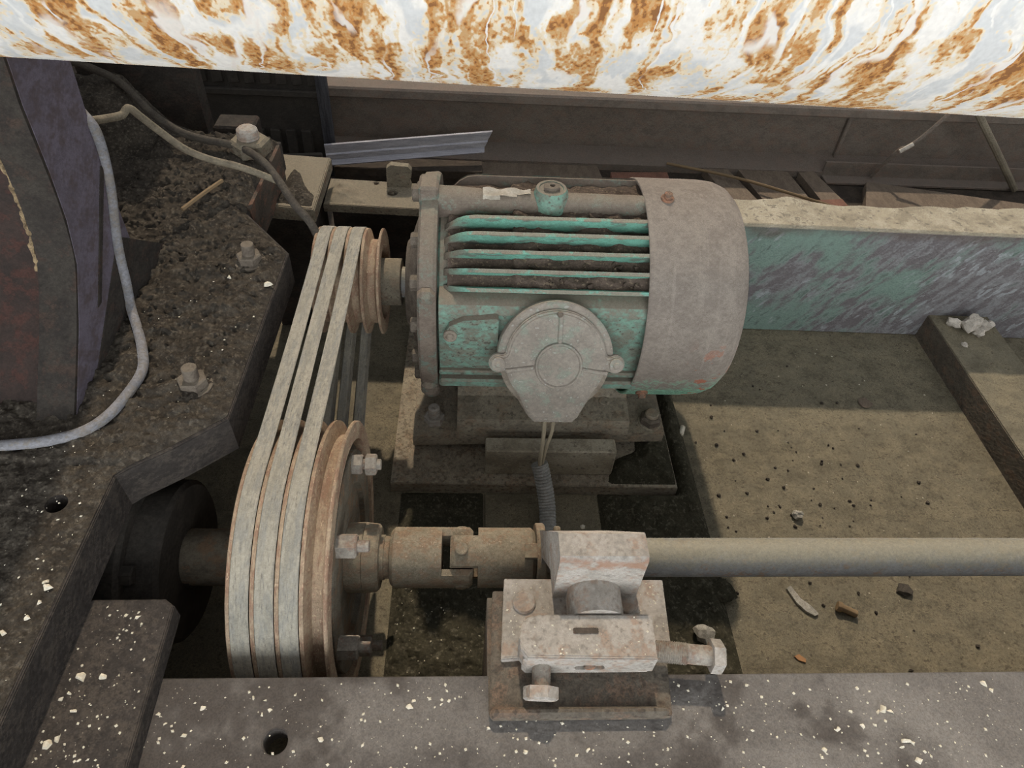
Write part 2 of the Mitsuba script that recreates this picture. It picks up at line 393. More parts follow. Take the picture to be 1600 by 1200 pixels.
def field(poly, step, zf, seed=0, edge=.01):
    """a lumpy sheet over a polygon: zf(x, y, inset) gives the height; every triangle stays inside the polygon"""
    x0, y0, x1, y1 = poly.bounds
    xs, ys = np.arange(x0 + step / 2, x1, step), np.arange(y0 + step / 2, y1, step)
    pts = [(x, y) for y in ys for x in xs]
    import shapely
    P = np.array(pts)
    inside = shapely.contains_xy(poly.buffer(-step * .4), P[:, 0], P[:, 1])
    P = P[inside]
    bd = []
    for ring in [poly.exterior, *poly.interiors]:
        n = max(8, int(ring.length / step))
        bd += [ring.interpolate(t * ring.length / n).coords[0] for t in range(n)]
    P = np.vstack([P + np.random.RandomState(seed).uniform(-.2, .2, P.shape) * step, bd])
    from scipy.spatial import Delaunay
    tri = Delaunay(P).simplices
    cen = P[tri].mean(1)
    tri = tri[shapely.contains_xy(poly.buffer(1e-6), cen[:, 0], cen[:, 1])]
    d = shapely.distance(shapely.points(P), poly.boundary)
    z = zf(P[:, 0], P[:, 1], np.clip(d / edge, 0, 1))
    m = M(np.column_stack([P, z]), tri)
    flip = m.face_normals[:, 2].mean() < 0
    if flip: m.invert()
    return m


def lump(x, y, f, amp, seed=0, oct=4):
    p = np.column_stack([x * f, y * f, np.zeros_like(x)])
    return amp * (meshkit.fbm(p, oct, seed) - .5)


# ------------------------------------------------------------------ naming
used = set()


def numbered(k):
    if k not in used:
        used.add(k); return k
    i = 1
    while f'{k}_{i:03d}' in used: i += 1
    k = f'{k}_{i:03d}'; used.add(k); return k


def put(name, mesh, mat, parent=None, smooth=30, label=None, kind=None):
    key = numbered((parent + '__' if parent else '') + name)
    scene[key] = mikit.ply(mesh, mat, smooth=smooth)
    if label or kind:
        labels[key] = {}
        if label: labels[key]['label'] = label
        if kind: labels[key]['kind'] = kind
    return key


def thing(name, label, cat_, group=None):
    key = numbered(name)
    labels[key] = {'label': label, 'category': cat_, 'kind': 'thing'}
    if group: labels[key]['group'] = group
    return key


def single(name, mesh, mat, label, cat_, group=None, smooth=30, kind=None):
    key = put(name, mesh, mat, None, smooth)
    labels[key] = {'label': label, 'category': cat_}
    if group: labels[key]['group'] = group
    labels[key]['kind'] = kind or 'thing'
    return key


def structure(name, mesh, mat, label, cat_, smooth=30):
    key = put(name, mesh, mat, None, smooth)
    labels[key] = {'label': label, 'category': cat_, 'kind': 'structure'}
    return key


# ================================================================== the setting
structure('floor', bx(-1.2, 1.9, -.02, 1.22, -.05, 0, .001), 'floor_mat', 'dusty grey brown steel floor under the motor and the shaft', 'floor')
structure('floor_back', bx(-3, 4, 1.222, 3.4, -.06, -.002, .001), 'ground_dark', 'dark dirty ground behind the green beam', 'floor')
structure('wall_back', bx(-3, 4, 2.6, 2.7, -.06, .9), 'dark_panel', 'dark wall far behind the rusty girder', 'wall')

# ---- girder at the back, its web towards the camera
t = thing('steel_girder', 'long dark brown steel girder lying across the back under the rusty pipe', 'girder')
put('lower_flange', prism([(1.55, -.002), (1.70, -.002), (1.70, .016), (1.625, .022), (1.618, .03), (1.55, .014)], -.36, 2.2, 'yz'), 'ibeam_mat', t)
put('web', bx(-.36, 2.2, 1.612, 1.63, .016, .145), 'ibeam_mat', t)
put('upper_flange', bx(-.36, 2.2, 1.575, 1.69, .14, .165, .004), 'ibeam_mat', t)
put('stiffener', bx(.905, .915, 1.60, 1.615, .02, .145), 'ibeam_mat', t)

# ---- green beam behind the motor
t = thing('green_beam', 'thick green and grey painted beam with a dust covered top behind the motor', 'beam')
g = bx(.03, 1.75, .968, 1.038, 0, .229, .003)
put('body', rot(g, [0, 0, 1], -1.0, [.7, .97, 0]), 'beam_green', t)
rs = np.random.RandomState(4)
xs = np.linspace(.4, 1.74, 140)
yy = 1.028 + .036 * meshkit.fbm(np.column_stack([xs * 11, xs * 0, xs * 0]), 4, 3)
lip = prism(Polygon([(.40, .9683)] + [(1.74, .9683)] + [(x, y) for x, y in zip(xs[::-1], yy[::-1])]), .2275, .2325, 'xy', .002)
put('dust_crust', rot(lip, [0, 0, 1], -1.0, [.7, .97, 0]), 'crust_mat', t, label='pale crust of dust with a ragged rear edge')

t = thing('ledge_beam', 'dusty beige steel channel left of the motor with holes and a knob', 'beam')
lg = prism(Polygon([(-.245, 1.008), (.0, .998), (.0, 1.078), (-.245, 1.090)]).difference(Point(-.136, 1.050).buffer(.0085)).difference(Point(-.166, 1.078).buffer(.004)), .207, .221, 'xy', .002)
put('top_flange', lg, 'dust_steel', t)
put('web', bx(-.245, 0, 1.064, 1.076, 0, .2075), 'column_dark', t)
kn = prism(Polygon([(-.146, .220), (-.106, .220), (-.110, .236), (-.106, .240), (-.105, .252), (-.110, .258), (-.138, .260), (-.145, .254)]).buffer(.001), 1.068, 1.080, 'xz')
put('lug', kn, 'dust_steel', t)
put('dirt', field(Polygon([(-.243, 1.012), (-.175, 1.012), (-.19, 1.05), (-.205, 1.08), (-.243, 1.083)]), .004, lambda x, y, e: .2205 + e * (.006 + lump(x, y, 60, .016, 3)), 3, .02), 'dust_steel', t, smooth=True, kind='stuff')
single('loose_nut', hull(np.random.RandomState(2).normal(0, 1, (30, 3)) * [.011, .008, .009] + [-.19, .99, .12]), 'rust_plate', 'dark rusty lump in the gap under the dusty ledge', 'lump')

# ---- right floor beam
t = thing('floor_angle', 'dusty steel angle running front to back on the floor at the right', 'steel angle')
put('leg', prism([(.85, 0), (.853, 0), (.868, .05), (.851, .05)], .05, .966, 'xz'), 'foot_mat', t)
tp = field(sbox(.852, .05, .965, .966), .006, lambda x, y, e: .052 + e * lump(x, y, 40, .007, 8), 8, .01)
put('top_flange', bx(.851, .966, .05, .966, .042, .0505, .001), 'floor_mat', t)
put('dirt', tp, 'floor_mat', t, smooth=True, kind='stuff')

# ---- front beam, plate with a drilled hole
t = thing('front_plate', 'broad grey steel plate along the front edge with a drilled hole and white flakes', 'steel plate')
pl = prism(sbox(-1.1, -.45, 1.6, .2305).difference(Point(-.149, .18).buffer(.0095)), .234, .2555, 'xy', .0012)
put('plate', pl, 'front_mat', t)
put('web', bx(-1.1, 1.6, .10, .118, 0, .235), 'base_mat', t)

# ================================================================== left assembly
lpl = thing('spacer_plate', 'flat grey steel plate under the dirt covered plate at lower left', 'steel plate')
put('plate', prism([(-.50, -.3), (-.235, -.3), (-.2525, .285), (-.262, .2915), (-.50, .289)], .2555, .2755, 'xy', .002), 'plate_mat', lpl)

bp = thing('bed_plate', 'thick dark plate covered in black dirt left of the belts', 'steel plate')
outline = [(-.90, -.25), (-.330, -.25), (-.322, .388), (-.314, .396), (-.28, .421), (-.238, .458), (-.2315, .735), (-.3005, .818), (-.297, 1.02), (-.90, 1.03)]
hole = Point(-.361, .357).buffer(.0095)
P = Polygon(outline)
put('slab', prism(P.difference(hole), .2755, .322, 'xy', .002), 'plate_mat', bp)


def bed_z(x, y, e):
    rough = smooth01((x + .36) / -.02 + 2.0)
    return .3225 + e * (.0022 + .0040 * (y > .4)) + e * (lump(x, y, 45, .014, 11) + lump(x, y, 150, .010, 12, 3) + lump(x, y, 330, .007, 13, 2)) * np.clip(.25 + (y - .30) * 3, .25, 1) + .012 * e * np.clip((y - .75) * 4, 0, 1) + .008 * np.clip(1 - np.hypot(x + .345, y - .9) / .08, 0, 1)


def smooth01(t):
    t = np.clip(t, 0, 1); return t * t * (3 - 2 * t)


put('dirt', field(Polygon([(-.62, .05), (-.331, .05), (-.3235, .388), (-.315, .398), (-.282, .423), (-.240, .460), (-.234, .733), (-.303, .816), (-.300, 1.015), (-.62, 1.02)]).difference(hole), .0031, bed_z, 5, .012),
    'dirt_mat', bp, smooth=True, label='crumbly black dirt', kind='stuff')


def stud(x, y, z, parent, r=.0075, h=.026, hx=.026):
    n = put('nut', hexa([x, y, z - .002], [0, 0, 1], hx, .014), 'nut_dark', parent)
    put('stud', cyl([x, y, z], [x + .001, y + .001, z + h], r, 20), 'nut_dark', n)
    put('washer', cyl([x, y, z - .003], [x, y, z + .002], hx * .72, 24), 'nut_dark', n)


stud(-.272, .708, .326, bp)
stud(-.281, .498, .326, bp)
# red side strip
put('edge_strip', prism([(-.3035, .828), (-.2985, .825), (-.2945, 1.0), (-.2995, 1.0)], .262, .3255, 'xy'), 'edge_mat', bp, label='rust red side of the plate')

t = thing('anchor_bolt', 'big dusty bolt with a hexagon nut standing on the back of the dirt covered plate', 'bolt')
put('block', bx(-.352, -.304, .930, .985, .322, .341, .004), 'dirt_mat', t)
put('nut', hexa([-.322, .952, .340], [0, 0, 1], .050, .021, .004, .3), 'dust_steel', t)
put('stud', rev([(0, 0), (0, .0155), (.017, .0155), (.0175, .0145), (.019, .0155), (.021, .0145), (.023, .0155), (.031, .0145), (.034, .011), (.0355, 0)], 32, 'z', (-.322, .952, .343)), 'cap_mat', t)

single('packing_block', bx(-.40, -.338, 1.031, 1.075, .27, .336, .003), 'column_dark', 'dark rectangular block behind the big anchor bolt', 'block')

t = thing('bracket_block', 'beige dusty steel block between the dirt covered plate and the ledge', 'steel block')
put('block', prism([(-.36, .93), (-.238, .918), (-.236, 1.075), (-.36, 1.085)], .246, .268, 'xy', .003), 'dust_steel', t)
put('dirt', field(Polygon([(-.305, .932), (-.2405, .923), (-.2425, .955), (-.262, .985), (-.275, 1.02), (-.29, 1.04)]), .004, lambda x, y, e: .2675 + e * (.006 + lump(x, y, 70, .014, 9)), 6, .02), 'dirt_mat', t, smooth=True, kind='stuff')
put('support', bx(-.34, -.252, .955, 1.06, 0, .2462), 'column_dark', t)

# ---- column
curve = [(.452, .320), (.483, .348), (.520, .382), (.561, .428), (.576, .468), (.583, .510), (.589, .573), (.597, .614), (.625, .80), (.645, 1.0)]
t = thing('column', 'tall purple grey steel column with a curved dark foot at the left edge', 'column')
put('web_plate', prism(curve + [(.76, 1.0), (.690, .60), (.668, .46), (.664, .322)], -.416, -.3815, 'yz'), 'column_mat', t)
cv = spline([(0, y, z) for y, z in curve], 6)[:, 1:]
nrm = np.gradient(cv, axis=0); nrm = np.column_stack([-nrm[:, 1], nrm[:, 0]]); nrm /= np.linalg.norm(nrm, axis=1, keepdims=True)
strip = Polygon(np.vstack([cv + nrm * .004, (cv - nrm * .034)[::-1]]))
put('foot_strip', prism(strip.buffer(0), -.417, -.3820, 'yz'), 'column_dark', t, label='dark curved strip welded on the front edge')
bead = [(-.4190 + .0012 * math.sin(i * 1.7), y - .001 + .001 * math.sin(i * 2.1), z + .003) for i, (y, z) in enumerate(cv[17:33])]
put('weld_bead', tube(bead, .0034, 8, 3, lambda q: .45 + .6 * abs(math.sin(q * 23) * math.sin(q * 51 + 1))), 'bead_mat', t, label='yellowish weld bead')
put('front_plate', prism([(y + .010, z) for y, z in curve[:]] + [(.76, 1.0), (.69, .60), (.664, .322)], -.95, -.4165, 'yz'), 'column_side', t)
put('gusset', prism([(.500, .322), (.746, .322), (.735, .33), (.648, .40), (.640, .402)], -.390, -.3806, 'yz'), 'column_dark', t, label='dark triangular gusset')
put('rib', prism([(.560, .375), (.568, .375), (.668, .470), (.664, .475)], -.3825, -.3803, 'yz'), 'column_dark', t)

single('dark_post', prism([(-.62, 1.12), (-.447, 1.13), (-.445, 1.16), (-.62, 1.17)], 0, .70, 'xy'), 'column_dark', 'dark brown flat post behind the column under the pipe', 'post')

# ---- bearing below the plate at the left end of the pulley shaft
t = thing('flange_bearing', 'dark round flange bearing in shadow left of the big pulley', 'bearing')
put('housing', rev([(-.40, 0), (-.40, .10), (-.33, .10), (-.326, .096), (-.326, .085), (-.30, .085), (-.296, .08), (-.296, .03), (-.29, .03), (-.29, 0)], 48, 'x', (0, .39, .168)), 'shaft_dark', t)
put('bolt', hexa([-.327, .335, .235], [1, 0, 0], .018, .012), 'shaft_dark', t)
put('shaft', cyl([-.33, .39, .173], [-.20, .39, .173], .030, 32, .003), 'pulley_side', t)

# ================================================================== cables
single('grey_cable', tube([(-.42, .72, .53), (-.395, .690, .524), (-.379, .676, .512), (-.378, .675, .495), (-.379, .672, .474), (-.379, .661, .447), (-.379, .644, .419), (-.378, .628, .391), (-.377, .617, .362), (-.376, .605, .338), (-.358, .570, .332), (-.344, .540, .332), (-.336, .515, .332), (-.337, .490, .332),
                            (-.346, .455, .332), (-.362, .432, .332), (-.392, .419, .332), (-.43, .413, .332), (-.50, .402, .332), (-.60, .40, .332)], .0052, 12, 8), 'cable_grey',
       'grey blue cable hanging down the column and curving across the dirt to the left', 'cable')
single('dusty_cable', tube([(-.47, .70, .49), (-.42, .74, .484), (-.42, .78, .468), (-.411, .80, .463), (-.405, .81, .467), (-.399, .82, .452), (-.387, .83, .429), (-.367, .84, .401), (-.342, .85, .382), (-.307, .86, .366), (-.263, .87, .340)], .0046, 12, 8), 'cable_dust',
       'beige dusty cable with a kink running from the column to the anchor bolt', 'cable')
dc = tube([(-.60, 1.02, .44), (-.556, 1.0, .439), (-.526, 1.0, .428), (-.498, 1.0, .411), (-.461, .98, .38), (-.42, .96, .363), (-.384, .95, .357), (-.337, .94, .354), (-.296, .90, .358), (-.27, .87, .35), (-.237, .82, .338), (-.213, .80, .318), (-.20, .79, .27), (-.20, .80, .22)], .0055, 12, 8)
single('dark_cable', dc, 'cable_dark', 'dark dusty cable sagging over the anchor bolt down behind the belts', 'cable')
rg = field(Polygon([(-.70, .90), (-.50, .93), (-.43, .99), (-.43, 1.04), (-.50, 1.08), (-.70, 1.08)]), .006, lambda x, y, e: .322 + e * (.085 * np.clip((-.43 - x) * 12, 0, 1) + lump(x, y, 50, .03, 2)), 9, .04)
single('debris_heap', rg, 'dirt_mat', 'dark fibrous heap of debris behind the column', 'debris', smooth=True, kind='stuff')

# ================================================================== pulleys and belts
YM, ZM, YS, ZS = .785, .240, .390, .173
R1, R2, PITCH_G = .0733, .1485, .0212
X0 = -.2095
GX = [X0 + .0018 + PITCH_G * (k + .5) for k in range(4)]


def sheave(R, depth, bore, right_recess):
    w, wb = .0088, .0046
    pr = [(X0, bore), (X0, R - .001), (X0 + .001, R)]
    for k, gx in enumerate(GX):
        pr += [(gx - w, R), (gx - wb, R - depth), (gx + wb, R - depth), (gx + w, R)]
    x1 = GX[-1] + w + .0032
    pr += [(x1 - .001, R), (x1, R - .001)]
    pr += [(x1, R - depth - right_recess), (x1 - .012, R - depth - right_recess - .004), (x1 - .012, bore), (X0, bore)]
    return pr, x1


t = thing('motor_pulley', 'small rusty four groove pulley on the motor shaft', 'pulley')
pr, x1 = sheave(R1, .0150, .022, .006)
put('sheave', rev(pr, 96, 'x', (0, YM, ZM)), 'pulley_rust', t)
put('hub', rev([(x1 - .014, 0), (x1 - .014, .033), (-.0985, .033), (-.0975, .032), (-.0975, 0)], 48, 'x', (0, YM, ZM)), 'dust_steel', t, label='grey hub')

t = thing('drive_pulley', 'large rusty four groove pulley at the front with bolts on its side', 'pulley')
pr, x1 = sheave(R2, .0155, .03, .004)
put('sheave', rev(pr, 128, 'x', (0, YS, ZS)), 'pulley_rust', t)
put('web', rev([(-.150, .03), (-.150, .126), (-.131, .126), (-.131, .03), (-.150, .03)], 64, 'x', (0, YS, ZS)), 'pulley_side', t)
put('flange', rev([(-.131, 0), (-.131, .117), (-.1235, .117), (-.1225, .116), (-.1225, .082), (-.128, .080), (-.128, 0)], 64, 'x', (0, YS, ZS)), 'pulley_side', t, label='dark flange ring')
put('hub', rev([(-.130, 0), (-.130, .037), (-.1105, .0375), (-.110, .0365), (-.1095, .0375), (-.096, .036), (-.0935, .033), (-.0935, .024), (-.089, .024), (-.0885, .0225), (-.083, .0225), (-.083, 0)], 64, 'x', (0, YS, ZS)), 'joint_mat', t, label='stepped hub')
for k in range(5):
    a = math.radians(54 + 60 * k)
    y, z = YS + .105 * math.cos(a), ZS + .105 * math.sin(a)
    b = put('bolt', cyl([-.126, y, z], [-.0925, y, z], .0058, 16), 'bolt_mat', t)
    if k == 0:
        put('nut', hexa([-.123, y, z], [1, 0, 0], .020, .0115, .0015, .2), 'bolt_mat', b)
        put('nut', hexa([-.1085, y, z], [1, 0, 0], .020, .0115, .0015, .5), 'bolt_mat', b)
    else:
        put('nut', hexa([-.123, y, z], [1, 0, 0], .021, .0195, .0015, .2 + k), 'bolt_mat', b)


def belt(gx, seed, lift=0.0):
    a1, a2 = R1 + .0012, R2 + .0016
    dy, dz = YS - YM, ZS - ZM
    D = math.hypot(dy, dz); ph = math.atan2(dz, dy); be = math.acos((a1 - a2) / D)
    # outer tangent: the contact normals at ph +- be on both pulleys
    pts, nor, run = [], [], []
    for t_ in np.linspace(ph - be, ph + be, 110):      # round the big pulley
        pts.append((YS + a2 * math.cos(t_), ZS + a2 * math.sin(t_))); nor.append((math.cos(t_), math.sin(t_))); run.append(0)
    A, B = pts[-1], (YM + a1 * math.cos(ph + be), ZM + a1 * math.sin(ph + be)); n_ = nor[-1]
    for q in np.linspace(0, 1, 40)[1:-1]:
        pts.append((A[0] + (B[0] - A[0]) * q, A[1] + (B[1] - A[1]) * q)); nor.append(n_); run.append(math.sin(PI * q))
    for t_ in np.linspace(ph + be, ph - be + 2 * PI, 70):
        pts.append((YM + a1 * math.cos(t_), ZM + a1 * math.sin(t_))); nor.append((math.cos(t_), math.sin(t_))); run.append(0)
    A, B = pts[-1], pts[0]; n_ = nor[-1]
    for q in np.linspace(0, 1, 40)[1:-1]:
        pts.append((A[0] + (B[0] - A[0]) * q, A[1] + (B[1] - A[1]) * q)); nor.append(n_); run.append(math.sin(PI * q))
    w, h = .0166, .0105
    sec = [(-.5 * w, -.0008), (-.5 * w + .0008, 0), (.5 * w - .0008, 0), (.5 * w, -.0008), (.31 * w, -h), (-.31 * w, -h)]
    v, f, N, K = [], [], len(pts), len(sec)
    for i, (p, n_) in enumerate(zip(pts, nor)):
        ox = run[i] * .0009 * math.sin(seed * 2.3)
        sag = -run[i] * .0015
        for dx, dn in sec:
            v.append((gx + ox + dx, p[0] + n_[0] * (dn + sag), p[1] + n_[1] * (dn + sag)))
    for i in range(N):
        for k in range(K):
            a, b, c, d = i * K + k, i * K + (k + 1) % K, ((i + 1) % N) * K + (k + 1) % K, ((i + 1) % N) * K + k
            f += [(a, b, c), (a, c, d)]
    m = M(v, f)
    if m.volume < 0: m.invert()
    return m


for k, (nm) in enumerate(('leftmost of the three, next to the dirt covered plate', 'middle one of the three', 'rightmost of the three, next to the empty groove')):
    single('drive_belt', belt(GX[k], k + 1), 'belt_mat', 'grey V belt, ' + nm, 'belt', 'drive belts over the two pulleys')

# ================================================================== universal joint and shaft
E1, E2 = np.array([0, .968, .25]), np.array([0, -.25, .968])   # across and towards the viewer
CS = np.array([0, YS, ZS])


def local(m):
    """local (x, e1, e2) to world about the shaft axis"""
    m = m.copy(); v = m.vertices
    m.vertices = np.column_stack([v[:, 0], np.zeros(len(v)), np.zeros(len(v))]) + v[:, [1]] * E1 + v[:, [2]] * E2 + CS
    if np.linalg.det(np.stack([[1, 0, 0], E1, E2])) < 0: m.invert()
    return m


def yoke(xa, xb, r, tip, across):
    """solid cylinder from xa to xb with two prongs reaching to tip; across = 1: prongs on +-e1, 2: on +-e2"""
    s = 1 if tip > xb else -1
    c = .004
    base = rev([(xa, 0), (xa, r - c), (xa + s * c, r), (tip - s * c, r), (tip, r - c), (tip, 0)] if s > 0 else [(tip, 0), (tip, r - c), (tip + c, r), (xa - c, r), (xa, r - c), (xa, 0)], 64)
    lo, hi = sorted((xb, tip + s * .01))
    k = .0180
    cut = trimesh.creation.box(bounds=[[lo, -k, -.1], [hi, k, .1]] if across == 1 else [[lo, -.1, -k], [hi, .1, k]])
    side = [trimesh.creation.box(bounds=[[lo, -.1, .0205 if s2 > 0 else -.1], [hi, .1, .1 if s2 > 0 else -.0205]] if across == 1 else [[lo, .0165 if s2 > 0 else -.1, -.1], [hi, .1 if s2 > 0 else -.0165, .1]]) for s2 in (1, -1)]
    m = boolean(base, cut)
    for q in side: m = boolean(m, q)
    return local(m)


t = thing('universal_joint', 'rusty universal joint coupling between the big pulley and the bearing', 'coupling')
put('yoke', yoke(-.082, -.027, .0325, .0065, 1), 'joint_mat', t)
put('yoke', yoke(.074, .012, .0322, -.018, 2), 'joint_mat', t)
put('cross_block', local(bx(-.0165, .0055, -.015, .015, -.0155, .0155, .003)), 'shaft_dark', t)
put('pin', local(cyl([-.006, 0, -.034], [-.006, 0, .0365], .0072, 24, .001)), 'joint_mat', t)
put('pin', local(cyl([-.006, -.0335, 0], [-.006, .0335, 0], .0068, 24, .001)), 'joint_mat', t)
put('collar', rev([(.0745, 0), (.0745, .0365), (.076, .0375), (.083, .0375), (.0845, .036), (.0845, 0)], 64, 'x', (0, YS, ZS)), 'joint_mat', t, label='raised end collar')
put('key', local(bx(.061, .0765, -.010, .006, .026, .0348, .0006)), 'joint_mat', t)
put('neck', rev([(.08, 0), (.08, .0265), (.0995, .0265), (.0995, 0)], 48, 'x', (0, YS, ZS)), 'joint_mat', t)
put('grease_tab', local(bx(.097, .105, .024, .036, -.006, .002)), 'joint_mat', t)

single('drive_shaft', rot(cyl([.10, YS, ZS], [1.5, YS, ZS], .0213, 48, .001), [0, 0, 1], .25, [.1, YS, ZS]), 'shaft_mat', 'long dusty grey round shaft running right from the bearing', 'shaft')

# ---- bearing bracket on the front plate
t = thing('bearing_bracket', 'pale dusty bearing bracket with a square cap standing on the front plate', 'bearing')
put('foot_plate', prism(Polygon([(.022, .199), (.170, .196), (.1745, .250), (.1765, .302), (.026, .303)]).buffer(.002), .2555, .2635, 'xy', .002), 'foot_mat', t, label='dark lower foot plate')
put('foot_lip', bx(.0205, .169, .1925, .201, .2555, .268, .003), 'foot_mat', t)
put('base_plate', prism(Polygon([(.032, .240), (.178, .250), (.1815, .311), (.036, .312)]).buffer(.0015), .2635, .2705, 'xy', .0018), 'cap_mat', t)
capp = Polygon([(.2935, .2705), (.2935, .336), (.2965, .3405), (.3180, .3405), (.3215, .3375), (.405, .205), (.412, .19), (.412, .14), (.366, .14), (.366, .215), (.322, .2705)])
cp = prism(capp, .078, .154, 'yz')
put('cap', cp, 'cap_edge_mat', t, label='square topped pale cap with rust along its edge')
bs = Polygon([(.090, .2705), (.090, .287)] + [(.1135 + .0235 * math.cos(a), .287 + .0175 * math.sin(a)) for a in np.linspace(PI, 0, 20)] + [(.137, .287), (.137, .2705)])
put('boss', prism(bs, .266, .296, 'xz'), 'cap_mat', t, label='round nosed boss in front of the cap')
for x in (.052, .1455):
    put('bolt_head', cyl([x, .289, .2695], [x, .289, .2735], .0105, 28, .001), 'cap_mat', t)
put('leg', bx(.019, .0265, .20, .302, 0, .2556, .001), 'foot_mat', t)

t = thing('clamp_block', 'pale round ended clamp block with two loose bolts in front of the bearing cap', 'clamp')
cb = Polygon([(.158, .2265), (.1595, .2655), (.062, .2655), (.052, .263), (.0465, .256), (.0445, .246), (.0455, .236), (.051, .2285)])
k = boolean(prism(cb, .2725, .2985, 'xy', .002), bx(.0475, .1575, .2275, .2385, .2650, .292, .003), '+')
slot = prism(Polygon([(.093, .274), (.115, .274), (.117, .278), (.115, .283), (.093, .283), (.091, .278)]), .20, .2305, 'xz')
k = boolean(k, slot)
put('block', k, 'cap_mat', t)
put('plug', cyl([.104, .2325, .2785], [.104, .227, .2785], .0048, 20), 'rust_plate', t)
put('mark', mv(prism(sbox(.091, .2490, .110, .2515).buffer(.0012), .2984, .2993, 'xy'), 0, 0, 0), 'edge_mat', t, label='small rusty weld mark on top')
prof = [(0, 0)]
nth = 20
for i in range(nth):
    a = i * .0019
    prof += [(a, .0080), (a + .0009, .0092)]
prof += [(nth * .0019, .0083), (.060, .0083), (.060, 0)]
th = rev(prof, 28); th.apply_transform(align([1, -.085, -.02], [.150, .2405, .2825]))
b = put('bolt', th, 'bolt_mat', t, label='long bolt with exposed thread')
put('head', hexa([.208, .2356, .2813], [1, -.085, -.02], .0245, .0105, .0015, .4), 'cap_mat', b)
b = put('bolt', cyl([.064, .235, .281], [.0625, .212, .2745], .0078, 24), 'bolt_mat', t)
put('head', hexa([.0626, .2135, .2748], [-.06, -1, -.25], .0255, .0105, .0015, .2), 'cap_mat', b)

# ================================================================== the motor
m_ = thing('electric_motor', 'green dust covered electric motor with cooling fins and a round fan cowl', 'motor')
AX = (0, YM, ZM)
body = rev([(-.045, 0), (-.045, .118), (-.04, .124), (.23, .124), (.23, 0)], 96, 'x', AX)
put('body', body, 'motor_green', m_)
pad = prism(Polygon([(.785, .165), (.672, .168), (.662, .176), (.655, .19), (.651, .215), (.651, .298), (.657, .308), (.668, .314), (.700, .314), (.785, .30)]), -.040, .226, 'yz')
put('side_housing', pad, 'motor_green', m_)
put('side_rib', bx(-.041, .226, .646, .67, .196, .204, .002), 'motor_green', m_)
put('side_rib', bx(-.041, .226, .643, .68, .176, .190, .003), 'motor_green', m_)
bossp = Polygon([(-.030, .266), (-.024, .283), (-.008, .292), (.03, .296), (.03, .240), (-.012, .241), (-.022, .252)]).buffer(.004)
put('boss', prism(bossp, .6415, .66, 'xz'), 'motor_green', m_, label='raised pad with a bolt beside the terminal box')
bb = put('boss_bolt', cyl([-.0255, .645, .2715], [-.0255, .638, .2725], .0085, 24, .001), 'motor_dust', m_)
put('screw', hexa([-.0255, .6385, .2725], [0, -1, 0], .0095, .003), 'motor_dust', bb)

# cooling fins, radial
fin_poly = [(-.037, .118), (-.034, .127), (-.018, .1425), (-.008, .148), (.004, .150), (.226, .1505), (.226, .118)]


def fin(th_deg, poly=fin_poly, thick=.0062):
    m = prism(poly, -thick / 2, thick / 2, 'xy')
    v = m.vertices.copy()
    tip = np.clip((v[:, 1] - .118) / .032, 0, 1)
    v[:, 2] *= 1.5 - .75 * tip
    a = math.radians(th_deg)
    o = np.array([0, -math.sin(a), math.cos(a)]); s = np.array([0, -math.cos(a), -math.sin(a)])
    m.vertices = np.outer(v[:, 0], [1, 0, 0]) + np.outer(v[:, 1], o) + np.outer(v[:, 2], s) + np.array(AX)
    if m.volume < 0: m.invert()
    return m


FIN = [18.5, 27.5, 36.5, 45.5, 54.5]
for a in FIN: put('cooling_fin', fin(a), 'fin_green', m_)
for a in (-20, -30, -40, -50, -60): put('cooling_fin', fin(a), 'motor_brown', m_)

# packed dirt between fins: one lumpy strip per gap
strips = []
gaps = [(4, 17, .131), (19.5, 26.5, .1285), (28.5, 35.5, .1285), (37.5, 44.5, .130), (46.5, 53.5, .133), (-19, -4, .137)]
for gi, (a0, a1, rr) in enumerate(gaps):
    nx, na = 90, 8
    v, f = [], []
    for i in range(nx + 1):
        for j in range(na + 1):
            x = -.030 + .254 * i / nx; a = math.radians(a0 + (a1 - a0) * j / na)
            pf = np.array([[x * 55, a * 9 + gi * 3, gi * 7.0]])
            r = rr - .004 + .016 * float(meshkit.fbm(pf, 4, 3)[0]) * (1.15 if x > .05 else .55)
            v.append((x, YM - r * math.sin(a), ZM + r * math.cos(a)))
    for i in range(nx):
        for j in range(na):
            q = i * (na + 1) + j
            f += [(q, q + 1, q + na + 2), (q, q + na + 2, q + na + 1)]
    strips.append(M(v, f))
put('dirt', cat(*strips), 'fin_dirt_mat', m_, smooth=True, label='dark dirt packed between the fins', kind='stuff')
rs = np.random.RandomState(12)
cl = []
for k in range(60):
    gi = rs.choice([2, 3, 4, 4, 3, 0]); a0, a1, rr = gaps[gi]
    x = rs.uniform(.06, .21); a = math.radians(rs.uniform(a0 + 2, a1 - 1)); r = rr + .004
    s_ = rs.uniform(.0025, .007)
    cl.append(mv(hull(rs.normal(0, .45, (14, 3)) * s_), x, YM - r * math.sin(a), ZM + r * math.cos(a)))
put('dirt_clod', cat(*cl), 'fin_dirt_mat', m_, label='lumps of dirt', kind='stuff')

